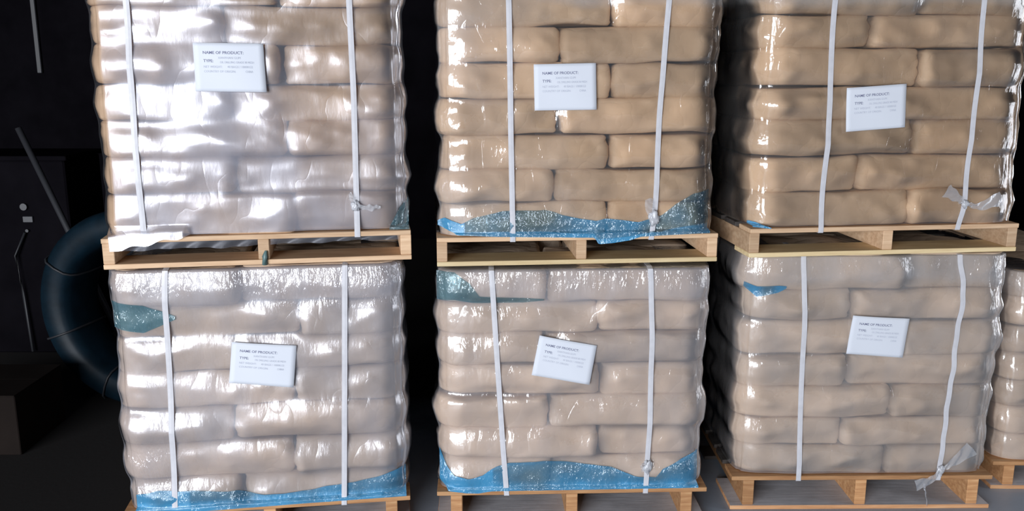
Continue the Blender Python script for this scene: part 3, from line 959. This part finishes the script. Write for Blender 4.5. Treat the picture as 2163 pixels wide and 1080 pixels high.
WR = {}
for i, L in enumerate(LOADS):
    k = L['key']; x, y, rz = PAL[i]
    upper = k[0] == 'U'
    zb0 = HU[i] if upper else 0.0
    loc = (x, y, zb0)
    hp = 0.1123 if upper else (0.1504 if k != 'L4' else 0.1304)
    if upper:
        mats = (M['wood_pale'], M['wood_pale'], M['wood_yellow'] if k != 'U1' else M['wood_pale'])
        pal = make_pallet('wooden_pallet', PLAB[k], loc, rz, hp, 0.0, 0.16, mats)
    else:
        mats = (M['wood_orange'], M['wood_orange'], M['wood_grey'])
        pal = make_pallet('wooden_pallet', PLAB[k], loc, rz, hp, 0.055 if k != 'L2' else 0.06, 0.26, mats)
    lb = L['lb']; lr = None
    if lb:
        lr = (min(p[0] for p in lb), max(p[0] for p in lb), min(p[1] for p in lb), max(p[1] for p in lb))
    geo = build_sacks(k, L['place'], loc, rz, L['zb'], L['jx'], M['kraft'] if upper else M['kraft_pale'], hide_right=(k == 'L4'), labelrect=lr)
    wrap = Wrap(geo, L['zb'][0] + 0.004, L['zb'][-1] - 0.006)
    WR[k] = (wrap, loc, rz)
    del geo
    # --- wrap
    tb = {'U1': (0.10, 0.5), 'U2': (0.05, 0.5), 'U3': (0.10, 0.6), 'L1': (0.15, 0.6), 'L2': (0.14, 0.5), 'L3': (0.13, 0.45), 'L4': (0.1, 0.4)}[k]
    crk = {'L1': lambda V, n: np.clip((V[:, 2] - 0.94 + 0.03 * n) / 0.05, 0, 1) * 0.75 + np.clip((0.45 - V[:, 2]) / 0.1, 0, 1) * np.clip((-0.28 - V[:, 0]) / 0.1, 0, 1) * 0.8,
           'L2': lambda V, n: np.clip((V[:, 2] - 0.93) / 0.05, 0, 1) * 0.28,
           'L3': lambda V, n: np.clip((V[:, 2] - 0.95) / 0.05, 0, 1) * 0.2}.get(k, lambda V, n: 0 * V[:, 2])
    if k == 'U1':
        eh = lambda V, n: np.clip(0.62 + 0.35 * n - np.clip((V[:, 0] - 0.12 + 0.5 * (V[:, 2] - 0.35)) / 0.30, 0, 1) * 0.55 - np.clip((V[:, 2] - 0.75) / 0.2, 0, 1) * 0.25, 0, 1) * (V[:, 0] > -0.5)  # milky patch paints the door's reflection into the film haze
    elif k == 'L1':
        eh = lambda V, n: np.clip(0.30 + 0.35 * n, 0, 1)
    elif k == 'U2':
        eh = lambda V, n: np.clip((0.16 - V[:, 0] * 0.5) * (V[:, 2] > 0) + 0.25 * n - 0.05, 0, 0.5) * np.clip((0.15 - V[:, 0]) / 0.2, 0, 1)
    else:
        eh = lambda V, n: np.clip(0.12 * n, 0, 1)
    drop = None
    if k == 'U1':
        drop = lambda xx, ny: (0.05 * np.clip((-0.24 - xx) / 0.26 + 0.12 * math.sin(xx * 60), 0, 1) if ny < -0.5 else 0.0)
    WO = build_wrap(k, L['place'], wrap, loc, rz, FILMS.get(k, FILMS['L3']), tb, crk, eh, drop, WLAB[k])
    if k == 'U1':
        for (xa, xb) in ((-0.505, -0.012), (0.034, 0.505)):
            Vs = []; Fs = []; nn_ = 60
            for q in range(nn_ + 1):
                xx = xa + (xb - xa) * q / nn_
                dp = 0.030 - 0.012 * (xx + 0.5) + 0.006 * vnoise(np.array([[xx * 14, 0.2, 1.7]]))[0]
                for r_ in range(6):
                    v = r_ / 5
                    Vs.append((xx, 0.014 + 0.006 * math.sin(xx * 70 + v * 2) * v, hp - 0.0185 - dp * v))
            for q in range(nn_):
                for r_ in range(5):
                    a_ = q * 6 + r_; Fs.append((a_, a_ + 6, a_ + 7, a_ + 1))
            me = mesh_from('film_skirt', Vs, Fs); set_attr(me, 'haze', np.full(len(Vs), 0.3)); set_attr(me, 'crinkle', np.full(len(Vs), 0.2))
            link('film_skirt', me, M['skirt'], WO)
    # --- straps
    for si, pts in enumerate(L['st']):
        side = ('left', 'right')[si]
        me, sxs, sys_, szs = strap_mesh(wrap, pts, 0.0205, L['zb'][-1] - 0.004, hp - 0.018, wob=0.004 if (k == 'L3' and si == 1) else 0.0)
        root = link('strapping_band', me, M['strap'], None, loc, rz)
        look = {('U1', 1): 'white strapping band with a knot, right strap of the upper left load',
                ('U2', 1): 'white strapping band with a crumpled knot, right strap of the upper middle load',
                ('U3', 1): 'white strapping band knotted near the pallet, right strap of the upper right load',
                ('L2', 1): 'white strapping band with a round knot, right strap of the lower middle load',
                ('L3', 1): 'wavy white strapping band with a frayed knot, right strap of the lower right load'}
        lab = look.get((k, si), 'plain white strapping band, %s strap of the %s load' % (side, L['place']))
        tag(root, lab, 'strap', 'white straps round the loads')
        if si == 1 and L['kn']:
            kx, kz = L['kn']
            ky = float(np.interp(kz, szs, sys_)) - 0.008
            size = {'U1': (0.014, 0.009, 0.016), 'U2': (0.018, 0.010, 0.026), 'U3': (0.011, 0.008, 0.014), 'L2': (0.016, 0.010, 0.024), 'L3': (0.012, 0.009, 0.018)}[k]
            Vk, Fk = crumple(i * 5 + 3, *size)
            me = mesh_from('knot', Vk + np.array([kx, ky, kz]), Fk)
            set_attr(me, 'haze', np.full(len(Vk), 0.8)); set_attr(me, 'crinkle', np.full(len(Vk), 0.8))
            kn = link('knot', me, M['knot'], root)
            tails = {'U1': [([(kx, ky, kz + .005), (kx - .015, ky, kz + .03), (kx - .02, ky, kz + .05)], [.01, .02, .012]), ([(kx, ky, kz), (kx + .05, ky, kz - .008), (kx + .09, ky + .004, kz - .004)], [.006, .024, .008])],
                     'U2': [([(kx, ky, kz), (kx - .018, ky, kz + .035), (kx - .022, ky, kz + .075)], [.012, .035, .03]), ([(kx, ky, kz), (kx - .004, ky, kz - .03)], [.03, .01])],
                     'U3': [([(kx, ky, kz), (kx - .03, ky, kz + .02), (kx - .085, ky, kz + .055)], [.008, .03, .055]), ([(kx, ky, kz), (kx + .06, ky + .002, kz - .012), (kx + .15, ky + .004, kz + .02)], [.008, .03, .06])],
                     'L2': [([(kx, ky, kz), (kx - .022, ky, kz + .008), (kx - .02, ky, kz - .022)], [.01, .02, .01])],
                     'L3': [([(kx, ky, kz), (kx - .04, ky - .006, kz - .04), (kx - .105, ky - .01, kz - .062)], [.012, .03, .05]), ([(kx - .07, ky - .008, kz - .055), (kx - .058, ky - .005, kz - .10), (kx - .045, ky - .003, kz - .16)], [.012, .004, .003]),
                            ([(kx, ky, kz), (kx + .04, ky, kz + .03), (kx + .12, ky, kz + .10)], [.008, .03, .07])]}[k]
            for tp, tw_ in tails:
                Vt, Ft = tail_mesh(tp, tw_, i)
                me = mesh_from('loose_end', Vt, Ft); set_attr(me, 'haze', np.full(len(Vt), 0.15)); set_attr(me, 'crinkle', np.full(len(Vt), 0.9))
                link('loose_end', me, M['knot'], root)
    # --- product paper
    if lb:
        look = {'U1': 'white product paper stuck on the upper left load, highest of the six papers',
                'U2': 'white product paper stuck straight on the upper middle load',
                'U3': 'white product paper stuck on the upper right load, its right side raised',
                'L1': 'white product paper stuck on the lower left load',
                'L2': 'white product paper stuck askew on the lower middle load',
                'L3': 'white product paper stuck on the lower right load'}[k]
        build_label(wrap, lb, loc, rz, look, 0.006 if k in ('U1', 'L3') else 0.003)

# ------------------------------------------------------------------ blue and teal sheets
w, loc, rz = WR['U2']
build_blue(w, [(-0.545, 0.173), (-0.517, 0.187), (-0.4543, 0.1622), (-0.409, 0.189), (-0.3003, 0.2112), (-0.1366, 0.2125), (-0.0632, 0.1931), (0.0661, 0.169), (0.103, 0.1759), (0.2335, 0.1609), (0.326, 0.1874), (0.3805, 0.2331), (0.4447, 0.2656), (0.5149, 0.2869)],
           [(-0.55, 0.155), (-0.47, 0.122), (-0.40, 0.118), (-0.3, 0.113), (0.06, 0.104), (0.075, 0.078), (0.13, 0.082), (0.20, 0.092), (0.24, 0.105), (0.52, 0.116)],
           loc, rz, 'thin blue plastic sheet bunched along the foot of the upper middle load', M['blue'], 0.0035,
           lambda x, z, v: (0.95 if x < -0.44 else -0.10) + (0.85 * np.clip((x + 0.15) / 0.15, 0, 1) * np.clip((0.32 - x) / 0.1, 0, 1)) * (0.4 + 0.5 * abs(v - .5)) + 0.5 * (v < 0.2) + (0.12 if x > 0.3 else 0), seed=1)
w, loc, rz = WR['L2']
build_blue(w, [(-0.538, 0.3243), (-0.5143, 0.2625), (-0.4769, 0.2208), (-0.4198, 0.2054), (-0.3625, 0.2189), (-0.305, 0.259), (-0.2573, 0.2747), (-0.1141, 0.2764), (-0.0184, 0.2707), (0.1549, 0.2452), (0.2523, 0.2084), (0.3397, 0.1965), (0.3674, 0.2375), (0.4433, 0.2734), (0.5150, 0.2969)],
           [(-0.54, 0.19), (-0.50, 0.155), (-0.43, 0.145), (-0.38, 0.143), (-0.33, 0.152), (0.52, 0.153)],
           loc, rz, 'bright blue plastic sheet wrapped round the foot of the lower middle load', M['blue'], 0.0035,
           lambda x, z, v: 0.42 + 0.55 * (x < -0.32) + 0.45 * np.clip((0.2 - z) / 0.04, 0, 1) + 0.15 * (v > 0.9), seed=2)
w, loc, rz = WR['L1']
build_blue(w, [(-0.50, 0.215), (-0.4185, 0.2335), (-0.2955, 0.2289), (-0.1194, 0.213), (-0.015, 0.1857), (0.0577, 0.1857), (0.2415, 0.2084), (0.4274, 0.2365), (0.535, 0.2644)],
           [(-0.50, 0.150), (-0.4, 0.142), (0.15, 0.150), (0.54, 0.154)],
           loc, rz, 'blue plastic sheet along the foot of the lower left load', M['blue'], 0.0035,
           lambda x, z, v: 0.40 + 0.5 * np.clip((0.19 - z) / 0.03, 0, 1) + 0.3 * (x < -0.3), seed=3)
build_blue(w, [(-0.530, 0.9901), (-0.4105, 0.9772), (-0.3381, 0.9438), (-0.30, 0.925)], [(-0.53, 0.8821), (-0.4199, 0.8634), (-0.3504, 0.8934), (-0.30, 0.915)],
           loc, rz, 'teal patch of plastic sheet near the top left corner of the lower left load', M['teal'], 0.003,
           lambda x, z, v: 0.5, seed=4, nx=60)
w, loc, rz = WR['U1']
build_blue(w, [(0.47, 0.125), (0.5112, 0.1967), (0.545, 0.2312)], [(0.47, 0.118), (0.545, 0.118)],
           loc, rz, 'small grey-blue plastic corner at the right foot of the upper left load', M['teal'], 0.003, lambda x, z, v: 0.4, seed=5, nx=24)
w, loc, rz = WR['U3']
build_blue(w, [(-0.545, 0.1394), (-0.52, 0.1352), (-0.47, 0.116)], [(-0.545, 0.122), (-0.47, 0.112)],
           loc, rz, 'small bright blue plastic scrap at the left foot of the upper right load', M['blue'], 0.003, lambda x, z, v: 0.9, seed=6, nx=24, nv=8)
w, loc, rz = WR['L3']
build_blue(w, [(-0.535, 0.985), (-0.4886, 0.970), (-0.4025, 0.9767), (-0.37, 0.974)], [(-0.535, 0.9654), (-0.4846, 0.925), (-0.4016, 0.945), (-0.37, 0.962)],
           loc, rz, 'blue plastic wisp near the top left corner of the lower right load', M['blue'], 0.003, lambda x, z, v: 0.5 + 0.3 * math.sin(x * 60), seed=7, nx=40, nv=10)
w, loc, rz = WR['L2']
build_blue(w, [(-0.538, 1.055), (-0.4654, 1.060), (-0.41, 1.02), (-0.37, 0.965), (-0.12, 0.950)], [(-0.538, 0.9417), (-0.4672, 0.9485), (-0.3935, 0.935), (-0.2, 0.936), (-0.12, 0.944)],
           loc, rz, 'pale teal plastic sheet at the top left corner of the lower middle load', M['teal'], 0.003,
           lambda x, z, v: 0.55 * np.clip((-0.36 - x) / 0.1, 0, 1) - 0.25 + 0.15 * (v < 0.2), seed=8, nx=70)

# green scrap on the middle stringer of the upper left pallet
x, y, rz = PAL[0]
mb = MB(); mb.tube([(0.012, -0.004, 0.0), (0.013, -0.006, 0.03), (0.018, -0.004, 0.052)], [0.011, 0.010, 0.004], 8)
me = mb.mesh('green_scrap', True)
o = link('plastic_scrap', me, mat_plain('green_plastic', (0.10, 0.17, 0.17), 0.4, 0.5), None, (x, y, HU[0]), rz)
tag(o, 'small dark green plastic scrap on the middle stringer of the upper left pallet', 'scrap')

# ================================================================== the dark left bay
M['dark_metal'] = mat_plain('dark_grey_metal', (0.02, 0.021, 0.025), 0.5, 0.4, 0.0)
M['dark_blue'] = mat_plain('dark_blue_plastic', (0.002, 0.009, 0.016), 0.5, 0.2, nscale=12, namp=0.3)
M['dark_brown'] = mat_plain('dark_cardboard', (0.010, 0.007, 0.006), 0.85, 0.1, nscale=5, namp=0.2)
M['gauge'] = mat_plain('grey_dial', (0.032, 0.033, 0.04), 0.4, 0.5)
# big coil standing on edge
root = empty('blue_coil', (-2.03, 4.80, 0.0))
tag(root, 'large dark blue coil standing on edge behind the lower left load', 'coil')
def ring(r0, r1, w_, nseg=72):
    V = []; F = []
    prof = []
    for a in range(16):
        t = 2 * math.pi * a / 16
        prof.append(((r0 + r1) / 2 + (r1 - r0) / 2 * math.copysign(abs(math.cos(t)) ** .6, math.cos(t)), w_ / 2 * math.copysign(abs(math.sin(t)) ** .6, math.sin(t))))
    for i in range(nseg):
        a = 2 * math.pi * i / nseg
        for (rr, yy) in prof:
            V.append((rr * math.cos(a), yy, rr * math.sin(a)))
    n = 16
    for i in range(nseg):
        j = (i + 1) % nseg
        for k in range(n):
            l = (k + 1) % n
            F.append((i * n + k, j * n + k, j * n + l, i * n + l))
    return V, F
V, F = ring(0.36, 0.545, 0.34)
o = link('coil_body', mesh_from('coil_body', V, F), M['dark_blue'], root); o.location = (0, 0, 0.545); o.rotation_euler = (0, 0, R(-12))
for a in (150, 200, 250, 330, 30, 90):
    V, F = ring(0.0, 0.012, 0.36, 12)
    mb = MB(); ca, sa = math.cos(R(a)), math.sin(R(a))
    pts = []
    for q in range(17):
        t = 2 * math.pi * q / 16
        rr = 0.4525 + 0.100 * math.copysign(abs(math.cos(t)) ** .6, math.cos(t)); yy = 0.178 * math.copysign(abs(math.sin(t)) ** .6, math.sin(t))
        pts.append((rr * ca, yy, rr * sa))
    mb.tube(pts, 0.006, 6, False)
    o = link('tie_band', mb.mesh('tie_band', True), M['dark_metal'], root); o.location = (0, 0, 0.545); o.rotation_euler = (0, 0, R(-12))

# leaning pole, hanging rail, post, cabinet with dials, carton
def at_px(px, py, Y):
    a = R(12.0862); f = 1909.1
    d = Vector(((px - 1081.5) / f, math.cos(a) - (py - 540) / f * math.sin(a), -math.sin(a) - (py - 540) / f * math.cos(a)))
    t = Y / d.y
    return Vector((0, 0, 1.8508)) + d * t
mb = MB(); p0 = Vector((-2.794, 5.15, 1.487)); p1 = Vector((-2.459, 5.15, 0.606)); d = (p1 - p0)
p2 = p0 + d * ((p0.z - 0.0) / (p0.z - p1.z))
mb.tube([p0, p2], 0.018, 10)
o = link('leaning_pole', mb.mesh('leaning_pole', True), mat_plain('grey_pole', (0.028, 0.029, 0.034), 0.5, 0.4))
tag(o, 'thin grey pole leaning in the dark left bay', 'pole')
mb = MB(); mb.box(-2.885, -2.855, 5.60, 5.63, 1.784, ZC, 0.004)
o = link('hanging_rail', mb.mesh('hanging_rail'), mat_plain('rail', (0.014, 0.0145, 0.018), 0.5, 0.4)); tag(o, 'dim grey upright rail hanging at the top left corner of the view', 'rail')
root = empty('dark_cabinet', (-3.12, 5.62, 0)); tag(root, 'dark cabinet with pale dials at the left edge of the view', 'cabinet')
mb = MB(); mb.box(-0.45, 0.33, 0, 0.5, 0, 1.25, 0.01); mb.box(-0.47, 0.35, -0.01, 0.51, 1.25, 1.28, 0.005)
link('cabinet_body', mb.mesh('cabinet_body'), M['wall'], root)
for (dx, z, rx, rz_, nm) in ((0.056, 0.962, 0.022, 0.022, 'dial'), (0.072, 0.882, 0.032, 0.020, 'name_plate'), (0.062, 0.81, 0.010, 0.014, 'switch_knob')):
    mb = MB()
    if nm == 'name_plate': mb.box(dx - rx, dx + rx, -0.012, 0.0, z - rz_, z + rz_, 0.003)
    else: mb.tube([(dx, -0.018, z), (dx, 0.0, z)], rx, 20)
    link(nm, mb.mesh(nm), M['gauge'], root)
mb = MB(); mb.tube([(0.05, -0.02, 0.80), (-0.02, -0.03, 0.65), (0.0, -0.03, 0.40), (0.02, -0.03, 0.02)], 0.008, 8)
link('cable', mb.mesh('cable', True), M['dark_metal'], root)
root = empty('dark_carton', (-2.78, 4.05, 0)); tag(root, 'dark brown carton on the floor at the lower left edge', 'box')
mb = MB(); mb.box(-0.42, 0.42, 0, 0.45, 0, 0.30, 0.004); link('carton_body', mb.mesh('carton_body'), M['dark_brown'], root)
mb = MB(); mb.box(-0.42, 0.42, -0.003, 0.223, 0.30, 0.304); mb.box(-0.42, 0.42, 0.227, 0.453, 0.30, 0.304)
link('flap', mb.mesh('flap'), M['dark_brown'], root)
